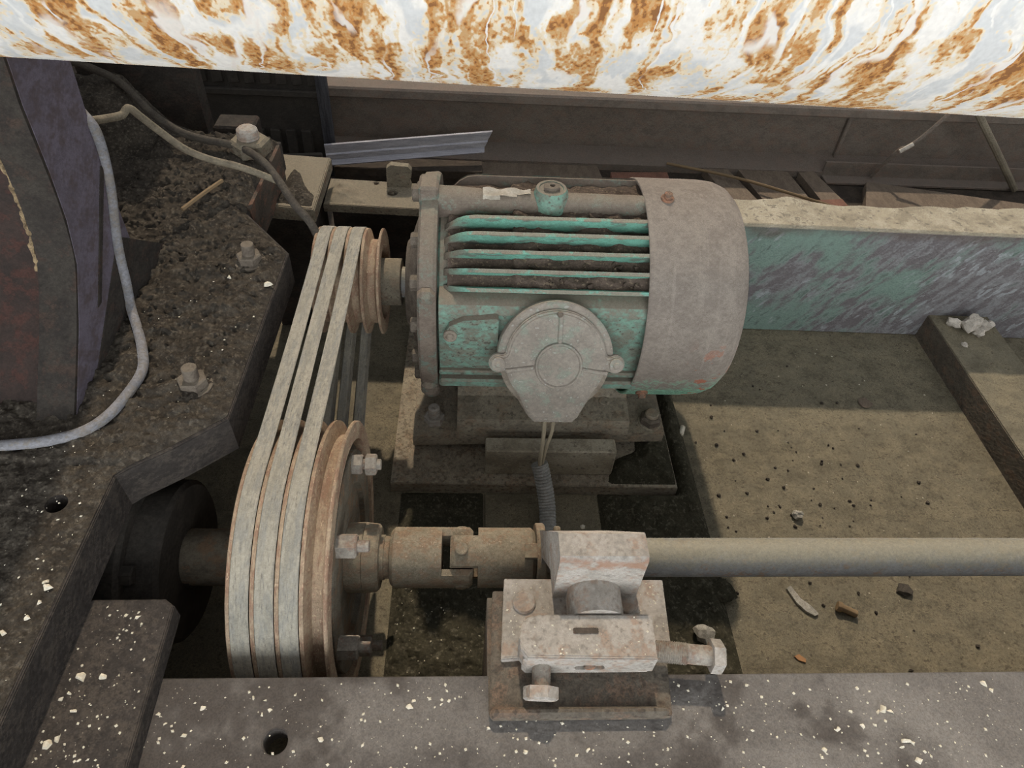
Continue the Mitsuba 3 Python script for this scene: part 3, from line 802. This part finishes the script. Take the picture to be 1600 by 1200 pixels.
# top tie tube with eye boss
put('top_tube', rev([(-.045, 0), (-.045, .0205), (-.02, .0195), (.03, .0165), (.224, .0155), (.224, 0)], 40, 'x', (0, .778, .376)), 'motor_brown', m_)
eb = put('eye_boss', rev([(.355, .0225), (.385, .0225), (.395, .0215), (.4005, .0190), (.4005, .0155), (.399, .015), (.399, 0)], 36, 'z', (.098, .778, 0)), 'motor_green', m_)
put('eye_stub', prism(Polygon([(.088, .773), (.098, .770), (.108, .774), (.109, .782), (.1, .787), (.089, .784)]).difference(Point(.099, .779).buffer(.0035)), .399, .4035, 'xy'), 'nut_dark', eb)
tg = []
nu, nv = 14, 5
for i in range(nu + 1):
    for j in range(nv + 1):
        a = math.radians(-18 + 62 * j / nv - (12 if i > 6 else 0) * (1 - j / nv) * 0)
        r = .0190 + .0016 * math.sin(i * .9 + j * .7) + .0012 * math.sin(j * 2.0)
        tg.append((.012 + .060 * i / nu, .778 - r * math.sin(a) - .004 * 0, .376 + r * math.cos(a)))
tf = []
for i in range(nu):
    for j in range(nv):
        if i > 4 and j > 3 - (i > 9): continue
        q = i * (nv + 1) + j
        tf += [(q, q + 1, q + nv + 2), (q, q + nv + 2, q + nv + 1)]
tm = M(tg, tf); thick = tm.copy(); thick.vertices = thick.vertices - [0, 0, .0006]; thick.invert()
put('name_tag', cat(tm, thick), 'tag_mat', m_, label='torn pale paper tag on the top tube')

# end shield on the drive side
put('end_shield', rev([(-.066, 0), (-.066, .146), (-.063, .150), (-.047, .1515), (-.043, .149), (-.043, .12), (-.04, 0)], 96, 'x', AX), 'motor_brown', m_)
put('shield_hub', rev([(-.0885, 0), (-.0885, .058), (-.083, .064), (-.074, .09), (-.066, .112), (-.066, 0)], 64, 'x', AX), 'nut_dark', m_)
put('shaft', cyl([-.20, YM, ZM], [-.05, YM, ZM], .0215, 32), 'shaft_mat', m_)
lug = put('shield_lug', bx(-.067, -.0425, .760, .795, .378, .4055, .003), 'motor_brown', m_)
put('lug_bolt', hexa([-.066, .776, .388], [-1, 0, 0], .018, .010), 'nut_dark', lug)
for a in (28, 52, 76, 100, 124, -30, -60):
    a = math.radians(a); y, z = YM - .128 * math.sin(a), ZM + .128 * math.cos(a)
    put('shield_bolt', hexa([-.064, y, z], [-1, 0, 0], .017, .012), 'nut_dark', m_)
for a, w in ((58, .02), (118, .024), (142, .024)):
    a = math.radians(a); y, z = YM - .150 * math.sin(a), ZM + .150 * math.cos(a)
    put('shield_rim', bx(-.0655, -.0435, y - w / 2, y + w / 2, z - w / 2, z + w / 2, .006), 'motor_brown', m_)

# fan cowl
prof_c = [(.210, .1490), (.210, .1515), (.2115, .1525), (.295, .1525), (.312, .1505), (.325, .1455), (.334, .137), (.3395, .125), (.341, .11), (.341, .04), (.339, .04), (.339, .11), (.3375, .124), (.332, .1355), (.3235, .1435), (.311, .1485), (.295, .150), (.2115, .150), (.210, .1490)]
cw = put('fan_cowl', rev([(x + .007 + .005 * max(0, min(1, (x - .25) / .06)), r) for x, r in prof_c], 128, 'x', AX), 'cowl_mat', m_)
for a in (4, 121):
    a = math.radians(a); o = np.array([0, -math.sin(a), math.cos(a)])
    p = np.array(AX) + o * .151 + [.2465 if a < 1 else .2385, 0, 0]
    put('cowl_screw', cat(cyl(p, p + o * .0045, .0085, 20), cyl(p, p + o * .0105, .0052, 16)), 'rust_plate', cw)
put('fan_grille', rev([(.350, 0), (.350, .055), (.3485, .055), (.3485, 0)], 32, 'x', AX), 'nut_dark', cw)

# feet
ft = put('foot', prism(Polygon([(.664, .056), (.664, .074), (.668, .082), (.71, .088), (.73, .12), (.74, .18), (.83, .18), (.84, .12), (.86, .088), (.905, .082), (.905, .056)]), -.018, .238, 'yz'), 'base_mat', m_, label='cast foot under the motor body')
for x, y in ((-.0005, .700), (.203, .703)):
    put('rivet', cyl([x, y, .084], [x, y, .0895], .0085, 24, .0015), 'base_mat', ft)

# terminal box, tilted up
TA = math.radians(30)
TN, TU, TC = np.array([0, -math.cos(TA), math.sin(TA)]), np.array([0, math.sin(TA), math.cos(TA)]), np.array([.105, .600, .260])


def on_box(m):
    m = m.copy(); v = m.vertices
    m.vertices = np.outer(v[:, 0], [1, 0, 0]) + np.outer(v[:, 1], TU) + np.outer(v[:, 2], TN) + TC
    m.apply_scale(1)
    if m.volume < 0: m.invert()
    return m


def drop(r, wb, yb, cy=.008):
    c = Point(0, cy).buffer(r, 32)
    v = Polygon([(-r * .985, cy - r * .17), (-wb, yb + .007), (-wb + .007, yb), (wb - .007, yb), (wb, yb + .007), (r * .985, cy - r * .17)])
    return c.union(v).buffer(.004).buffer(-.004)


tb = put('terminal_box', on_box(prism(drop(.0675, .032, -.070).buffer(.002), -.085, -.013, 'xy')), 'motor_dust', m_, label='drop shaped terminal box on the side of the motor')
cvp = drop(.0625, .031, -.0725).union(Point(-.071, .003).buffer(.0115)).union(Point(.074, .004).buffer(.0115)).buffer(.005).buffer(-.005)
lidk = put('cover', on_box(prism(cvp, -.0135, -.001, 'xy', .0045)), 'cover_mat', tb)
rim = drop(.0695, .034, -.072).buffer(.0025)
put('rim', on_box(prism(rim.difference(drop(.058, .026, -.060)).intersection(sbox(-.2, -.005, .2, .2)), -.044, -.010, 'xy', .002)), 'cover_mat', tb)
put('centre_boss', on_box(rev([(-.002, 0), (-.002, .0300), (.0025, .0285), (.0030, .0265), (.0010, .0250), (.0005, 0)], 48, 'z', (.003, .002, 0))), 'cover_mat', lidk)
rb = [bx(.0005, .0055, .030, .066, -.002, .0022, .001), rot(bx(-.062, -.027, -.0035, .0015, -.002, .0022, .001), [0, 0, 1], 8, [-.03, -.003, 0]), rot(bx(.031, .064, -.0045, .0005, -.002, .0022, .001), [0, 0, 1], -8, [.03, -.003, 0])]
for r_ in rb: put('rib', on_box(r_), 'cover_mat', lidk)
for x, y in ((-.071, .003), (.074, .004)):
    put('cover_screw', on_box(cat(rev([(-.002, 0), (-.002, .0085), (.0015, .0085), (.002, .0075), (.002, 0)], 24, 'z', (x, y, 0)), mv(hexa([0, 0, .001], [0, 0, 1], .0085, .003), x, y, 0))), 'cover_mat', lidk)
put('clip', on_box(cyl([.0015, .066, -.002], [.0015, .066, .003], .0035, 12)), 'nut_dark', lidk)

# ---- base under the motor
t = thing('skid_frame', 'dark oily steel base plates and bolts under the motor', 'frame')
put('upper_plate', prism([(-.083, .655), (.296, .668), (.300, .92), (-.083, .92)], .036, .0562, 'xy', .0015), 'base_mat', t)
put('lower_plate', prism([(-.113, .597), (.31, .592), (.31, .94), (-.109, .94)], 0, .021, 'xy', .0015), 'base_mat', t)
put('spacer_bar', bx(-.06, .28, .70, .90, .02, .037), 'base_mat', t)
put('front_bar', bx(.024, .213, .614, .640, .0205, .076, .002), 'crust_mat', t, label='bar with a pale worn top edge')
b = put('bolt', hexa([-.0525, .688, .055], [0, 0, 1], .027, .013, .002, .1), 'cap_mat', t)
put('stud', cyl([-.0525, .688, .066], [-.0525, .688, .086], .0085, 20, .002), 'cap_mat', b)
b = put('bolt', hexa([.277, .690, .055], [0, 0, 1], .029, .016, .003, .3), 'nut_dark', t)
put('stud', cyl([.277, .690, .07], [.277, .690, .078], .0105, 20, .002), 'base_mat', b)
put('washer', cyl([.277, .690, .0555], [.277, .690, .0585], .0185, 28), 'base_mat', b)

single('sheet_scrap', bx(.0245, .190, .497, .590, 0.0, .0045, .001), 'floor_mat', 'flat grey steel scrap on the floor before the motor base', 'steel plate')

# pit dirt
pit = Polygon([(-.098, .315), (.345, .315), (.345, .43), (.352, .445), (.349, .46), (.344, .80), (.31, .80), (.31, .59), (.192, .594), (.192, .494), (.022, .494), (.022, .594), (-.098, .594)])


def pit_z(x, y, e):
    return .0005 + e * (.004 + np.clip(lump(x, y, 28, .016, 21) + lump(x, y, 120, .008, 22, 3) + .003, -.003, 1) + .012 * smooth01((x - .20) / .06) * smooth01((y - .50) / .1))


single('pit_dirt', field(pit, .0045, pit_z, 14, .012), 'pit_dirt_mat', 'black caked dirt on the pit floor under the joint and beside the motor base', 'dirt', smooth=True, kind='stuff')
heap = Polygon([(.205, .597), (.309, .597), (.309, .70), (.30, .80), (.262, .72), (.255, .66), (.215, .64)])
single('oily_dirt', field(heap, .0045, lambda x, y, e: .0205 + e * (.012 + lump(x, y, 40, .016, 31) + lump(x, y, 130, .007, 32, 3)), 15, .02), 'pit_dirt_mat', 'oily black dirt heaped on the right end of the motor base', 'dirt', smooth=True, kind='stuff')

# ---- wires and conduit
t = thing('wire_conduit', 'grey corrugated conduit with two wires coming from the terminal box', 'conduit')
cpts = spline([(.099, .592, .077), (.103, .585, .066), (.108, .572, .048), (.112, .556, .030), (.113, .535, .018), (.112, .505, .010)], 12)
pos = np.concatenate([[0], np.cumsum(np.linalg.norm(np.diff(cpts, axis=0), axis=1))])
fine_p = np.column_stack([np.interp(np.linspace(0, pos[-1], 110), pos, cpts[:, k]) for k in range(3)])
put('sleeve', tube(fine_p, .0118, 18, 1, lambda q: 1 + .05 * math.sin(q * 150)), 'conduit_mat', t)
put('wire', tube([(.098, .612, .205), (.0985, .588, .16), (.0985, .583, .12), (.099, .586, .085), (.103, .58, .066)], .0028, 8), 'wire_mat', t)
put('wire', tube([(.112, .612, .205), (.1095, .588, .16), (.105, .584, .13), (.1035, .588, .10), (.103, .588, .075), (.106, .578, .06)], .0024, 8), 'wire_mat', t)

# ================================================================== rusty pipe overhead
pp = rev([(-1.05, .10), (-1.05, PIPE_R), (2.2, PIPE_R), (2.2, .10), (-1.05, .10)], 160, 'x', (0, .378, .817))
single('rusty_pipe', rot(pp, [0, 1, 0], 1.0, [0, .378, .817]), 'pipe_mat', 'large white painted pipe streaked with orange rust across the top', 'pipe')

# ================================================================== background bits
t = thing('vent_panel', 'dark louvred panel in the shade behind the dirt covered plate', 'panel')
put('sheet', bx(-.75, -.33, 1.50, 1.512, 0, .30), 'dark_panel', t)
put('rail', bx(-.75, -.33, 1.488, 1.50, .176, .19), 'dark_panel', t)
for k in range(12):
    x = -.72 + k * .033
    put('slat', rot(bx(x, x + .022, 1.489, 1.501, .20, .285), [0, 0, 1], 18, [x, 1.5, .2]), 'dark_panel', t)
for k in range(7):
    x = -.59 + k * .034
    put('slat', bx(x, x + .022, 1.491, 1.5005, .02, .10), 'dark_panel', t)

single('upright_angle', cat(bx(-.335, -.311, 1.475, 1.479, .0, .33, .001), bx(-.315, -.311, 1.475, 1.487, .0, .33, .001)), 'strip_mat', 'thin dark blue steel angle standing upright at the back', 'steel angle')

# silver profile with two ribs, lying on the ground against the girder
sec = Polygon([(0, 0), (.020, .006), (.022, .019), (.026, .0225), (.028, .045), (.031, .0475), (.029, .049), (.0245, .047), (.022, .0255), (.018, .022), (.0165, .009), (-.001, .003)])
pf = prism(sec, 0, .37, 'yz')
v = pf.vertices
v[:, 0] -= (v[:, 0] > .2) * (.049 - v[:, 2]) * .5
pf.vertices[:, 1:] *= .82
pf = rot(pf, [0, 1, 0], -2.6); pf = rot(pf, [0, 0, 1], 9)
single('metal_profile', mv(pf, -.319, 1.405, .064), 'profile_mat', 'shiny silver ribbed metal profile lying tilted behind the ledge', 'metal profile')
single('profile_tail', rot(bx(-.47, -.325, 1.40, 1.41, .055, .095), [0, 1, 0], -4, [-.325, 1.4, .075]), 'dark_panel', 'dark end piece left of the silver profile', 'metal strip')
single('support_block', bx(-.31, .02, 1.42, 1.47, -.002, .055), 'ground_dark', 'dark block under the silver metal profile', 'block')

boards = [([(.645, 1.585), (.77, 1.60), (.80, 1.36), (.69, 1.34)], .012, 'board_mat', 'brown rectangular board lying behind the fan cowl'),
          ([(.955, 1.50), (.895, 1.35), (1.02, 1.33), (1.42, 1.37), (1.33, 1.42)], .020, 'board_mat', 'large pointed brown board behind the right end of the green beam'),
          ([(.33, 1.52), (.47, 1.53), (.47, 1.34), (.33, 1.32)], .010, 'board_red', 'reddish board behind the fan cowl'),
          ([(-.08, 1.55), (.30, 1.56), (.33, 1.28), (-.10, 1.26)], .008, 'board_mat', 'wide brown board behind the motor fins'),
          ([(.56, 1.54), (.62, 1.54), (.67, 1.36), (.60, 1.36)], .018, 'board_mat', 'narrow dark board left of the rectangular board'),
          ([(.80, 1.54), (.84, 1.55), (.88, 1.36), (.82, 1.36)], .016, 'board_mat', 'narrow board between the rectangular and the pointed board'),
          ([(.78, 1.40), (.86, 1.41), (.87, 1.33), (.78, 1.33)], .024, 'board_red', 'small reddish board chip before the pointed board')]
for k, (q, z, mt, lb) in enumerate(boards):
    single('board', prism(q, -.002 if k != 3 else -.002, z, 'xy'), mt, lb, 'board', 'boards on the ground behind the green beam')
single('angle_bar', cat(bx(.865, 1.9, 1.515, 1.555, .0, .006, .001), bx(.865, 1.9, 1.55, 1.556, .0, .042, .001)), 'ibeam_mat', 'dark steel angle bar lying along the foot of the girder', 'steel angle')
single('thin_stick', tube([(.47, 1.55, .022), (.62, 1.48, .03), (.76, 1.40, .031), (.86, 1.34, .03)], .0035, 8), 'stick_mat', 'long thin brown stick lying over the boards', 'stick')
single('bent_strap', tube([(1.09, 1.51, .22), (1.069, 1.50, .192), (1.036, 1.50, .137), (1.012, 1.50, .112), (1.0, 1.505, .10), (.985, 1.54, .012)], .0045, 8), 'ibeam_mat', 'dark bent rod against the girder under the pipe', 'rod')
single('bright_shred', tube([(1.022, 1.497, .122), (1.008, 1.495, .112), (.996, 1.494, .104)], .005, 6), 'plaster_mat', 'pale paper shred stuck on the bent rod', 'shred')
single('leaning_rod', tube([(1.05, 1.49, .281), (1.127, 1.50, .21), (1.206, 1.502, .137), (1.285, 1.505, .064), (1.33, 1.508, .022), (1.345, 1.509, .008)], .008, 10), 'cable_dust', 'grey rod leaning on the angle bar at the upper right', 'rod')

# ================================================================== small loose things
def rock(x, y, z, s, seed, flat=.6):
    r = np.random.RandomState(seed)
    m = trimesh.creation.icosphere(1)
    m.vertices *= (1 + r.uniform(-.28, .28, (len(m.vertices), 1)))
    m.vertices *= np.array([1, r.uniform(.7, 1), flat]) * s
    m = rot(m, [0, 0, 1], r.uniform(0, 360))
    m.vertices += [x, y, z - m.vertices[:, 2].min() * .85]
    return m


single('stone', rock(.302, .373, .006, .0125, 5, .8), 'stone_mat', 'pale grey angular stone on the black dirt beside the bearing', 'stone')
single('stone', rock(.487, .556, 0, .0085, 6, .7), 'stone_mat', 'small white stone on the floor just behind the shaft', 'stone')
single('stone', rock(.681, .786, 0, .011, 8, .25), 'board_mat', 'flat brown chip on the floor near the shadow edge', 'stone chip')
rl = cat(*[rock(.905 + dx, .925 + dy, .052 + dz, s, 40 + i, .8) for i, (dx, dy, dz, s) in enumerate([(0, 0, 0, .016), (.026, .004, 0, .015), (-.022, .01, 0, .013), (.012, -.014, 0, .011), (.040, .006, 0, .010), (.008, .006, .012, .013)])])
single('plaster_lump', rl, 'plaster_mat', 'whitish lump of broken plaster on the angle against the green beam', 'plaster')
single('plaster_chip', rock(.878, .882, .052, .006, 61), 'plaster_mat', 'small white chip on the angle before the plaster lump', 'plaster')
single('cigarette_end', cyl([.340, .705, .006], [.347, .722, .008], .0042, 12), 'flake_mat', 'short white stub on the floor edge beside the motor base', 'stub')
single('feather', prism(Polygon([(.436, .440), (.441, .443), (.449, .425), (.461, .413), (.466, .404), (.461, .402), (.452, .408), (.443, .420)]).buffer(.001), .0005, .004, 'xy'), 'stone_mat', 'grey feather on the floor before the shaft', 'feather')
single('brass_fitting', cat(cyl([.499, .411, .0075], [.518, .402, .0055], .005, 12), cyl([.494, .413, .0075], [.500, .4105, .0075], .0068, 12)), 'stick_mat', 'small dark and tan cylindrical fitting on the floor before the shaft', 'fitting')
single('dry_leaf', prism(Polygon([(.417, .348), (.424, .351), (.431, .344), (.429, .340), (.421, .343)]), .0008, .0022, 'xy'), 'leaf_mat', 'small orange brown leaf scrap on the floor', 'leaf')
single('dust_tuft', rock(.60, .438, 0, .011, 33, .35), 'cable_dark', 'dark tuft of fluff on the floor at the front of the shaft', 'fluff')
single('twig', tube([(-.377, .800, .338), (-.357, .832, .343), (-.340, .862, .345)], .0028, 6), 'stick_mat', 'thin brown twig lying on the black dirt', 'twig')
single('rag_scrap', rock(.343, .437, .002, .019, 17, .3), 'pit_dirt_mat', 'dark rag like lump at the edge of the black dirt', 'rag')

flk = 0


OWN = {(-.307, .224): 'large cream flake near the back of the spacer plate', (-.29, .225): 'tan tinged flake right of the large cream flake', (-.3125, .174): 'large elongated flake at the front of the spacer plate', (-.279, .274): 'single flake near the far corner of the spacer plate',
       (.366, .175): 'biggest flake on the front plate, nearest the bottom edge at the right', (.357, .200): 'large ragged flake of the cluster right of the long bolt', (.458, .219): 'large flake near the right end of the front plate edge', (-.213, .160): 'large oval flake at the bottom edge below the spacer plate',
       (-.2415, .6635): 'large round flake at the plate edge beside the belts', (-.288, .675): 'oval flake beside the rear stud on the dirt', (-.334, .277): 'ragged flake cluster near the straight edge of the dirt covered plate', (.216, .202): 'flake just right of the bracket foot'}


def flake(x, y, z, s, group, label):
    global flk
    flk += 1
    if (x, y) in OWN: group, label = None, OWN[(x, y)]
    r = np.random.RandomState(300 + flk)
    n = r.randint(6, 9)
    ang = np.sort(r.uniform(0, 2 * PI, n)); rad = s * r.uniform(.6, 1.15, n)
    pts = [(x + q * math.cos(a), y + q * math.sin(a) * .85, z) for q, a in zip(rad, ang)]
    pts += [(x + .6 * q * math.cos(a), y + .5 * q * math.sin(a), z + s * r.uniform(.35, .6)) for q, a in zip(rad, ang)]
    single('paint_flake', hull(pts), 'flake_mat', label, 'paint flake', group, smooth=False)


for x, y, s in [(-.307, .224, .0052), (-.29, .225, .0044), (-.315, .207, .0032), (-.311, .212, .0028), (-.303, .198, .0030), (-.3125, .174, .0050), (-.3065, .178, .0036), (-.285, .163, .0022), (-.279, .274, .0030), (-.29, .276, .0022)]:
    flake(x, y, .2752, s, 'flakes on the spacer plate', 'white flake lying on the flat grey plate at lower left')
for x, y, s in [(.357, .200, .0050), (.362, .196, .0038), (.352, .1965, .003), (.366, .175, .0052), (.372, .173, .0034), (.361, .171, .0036), (.312, .184, .0032), (.295, .168, .0030), (.328, .198, .0028), (.334, .186, .003), (.458, .219, .0042), (.216, .202, .0036),
                (.371, .159, .0040), (.462, .214, .003), (.345, .187, .0024), (-.163, .201, .0026), (-.158, .204, .0026), (-.164, .211, .0024), (-.114, .181, .0030), (-.246, .201, .0030), (-.238, .194, .0022), (-.174, .214, .003), (-.213, .160, .0056), (-.212, .206, .003), (-.221, .186, .003),
                (-.045, .205, .0034), (-.042, .210, .0024), (-.019, .207, .002), (.05, .17, .0028), (.10, .17, .003), (.231, .177, .0022), (.25, .19, .0022), (.02, .188, .0022)]:
    flake(x, y, .2552, s, *(('flakes right of the bracket', 'white flake on the front plate right of the bearing bracket') if x > .18 else ('flakes left of the bracket', 'white flake on the front plate below the belts, left of the bracket') if x < .0 else ('flakes before the bracket', 'white flake on the front plate just before the bracket foot')))
for x, y, s in [(-.339, .251, .0030), (-.334, .277, .0044), (-.337, .281, .0034), (-.335, .264, .0028), (-.351, .239, .0036), (-.288, .675, .0040), (-.2415, .6635, .0058), (-.318, .633, .0024), (-.35, .46, .0026), (-.325, .60, .002)]:
    flake(x, y, float(bed_z(np.array([x]), np.array([y]), np.array([1.0]))[0]), s, 'flakes on the bed plate', 'white flake on the dark dirt covered plate')
for x, y, s in [(.155, .5, 0.0055)]:
    flake(.165, .535, .0043, .0048, 'flake on the scrap', 'white flake on the flat grey steel scrap')


def specks(n, fn, s0, s1, seed):
    r = np.random.RandomState(seed)
    base_v = np.array([(1, 0, 0), (0, 1, 0), (-1, 0, 0), (0, -1, 0), (0, 0, .8)], float)
    base_f = np.array([(0, 1, 4), (1, 2, 4), (2, 3, 4), (3, 0, 4)])
    V, Fc = [], []
    for i in range(n):
        x, y, z = fn(r)
        s = s0 + (s1 - s0) * r.uniform() ** 3.0
        a = r.uniform(0, PI); c, s_ = math.cos(a), math.sin(a)
        q = base_v * [s, s * r.uniform(.6, 1), s]
        q = np.column_stack([q[:, 0] * c - q[:, 1] * s_, q[:, 0] * s_ + q[:, 1] * c, q[:, 2]]) + [x, y, z]
        V.append(q); Fc.append(base_f + 5 * i)
    return M(np.vstack(V), np.vstack(Fc))


def bed_pt(x, y):
    return x, y, float(bed_z(np.array([x]), np.array([y]), np.array([1.0]))[0])


def speck_set(name, m, label):
    single(name, m, 'flake_mat', label, 'specks', smooth=False, kind='stuff')


speck_set('front_specks', specks(900, lambda r: (r.uniform(-.25, .52), .225 - .10 * r.uniform(), .2554), .0005, .0021, 1), 'many tiny white specks on the broad front plate')
speck_set('spacer_specks', specks(220, lambda r: (r.uniform(-.32, -.256), r.uniform(.14, .285), .2753), .0005, .0019, 2), 'many tiny white specks on the flat plate at lower left')
speck_set('bed_specks', specks(260, lambda r: bed_pt(-.332 - .14 * r.uniform(), .14 + .30 * r.uniform()), .0005, .0018, 3), 'many tiny white specks on the front of the dirt covered plate')
speck_set('bed_back_specks', specks(60, lambda r: bed_pt(r.uniform(-.37, -.24), r.uniform(.45, .73)), .0005, .0016, 4), 'few tiny white specks on the dirt beside the belts')
speck_set('bracket_specks', specks(110, lambda r: (r.uniform(.036, .075), r.uniform(.25, .31), .2705) if r.uniform() < .5 else (r.uniform(.155, .177), r.uniform(.255, .31), .2705), .0004, .0014, 5), 'tiny white specks on the bracket base')
speck_set('clamp_specks', specks(40, lambda r: (r.uniform(.052, .155), r.uniform(.23, .263), .2985), .0004, .0014, 6), 'tiny white specks on the clamp block')
speck_set('floor_specks', specks(160, lambda r: (r.uniform(.36, .83), r.uniform(.34, .95), 0), .0006, .0022, 7), 'tiny white specks scattered over the floor')
speck_set('pit_specks', specks(70, lambda r: (r.uniform(-.09, .02), r.uniform(.32, .48), .010), .0006, .0018, 8), 'tiny white specks on the black pit dirt')
r5 = np.random.RandomState(55)
single('floor_crumbs', cat(*[rock(.50 + r5.normal(0, .10), .60 + r5.normal(0, .12), 0, r5.uniform(.0012, .0032), 600 + i) for i in range(90)]), 'dirt_mat', 'dark crumbs of dirt scattered on the floor', 'crumbs', kind='stuff')
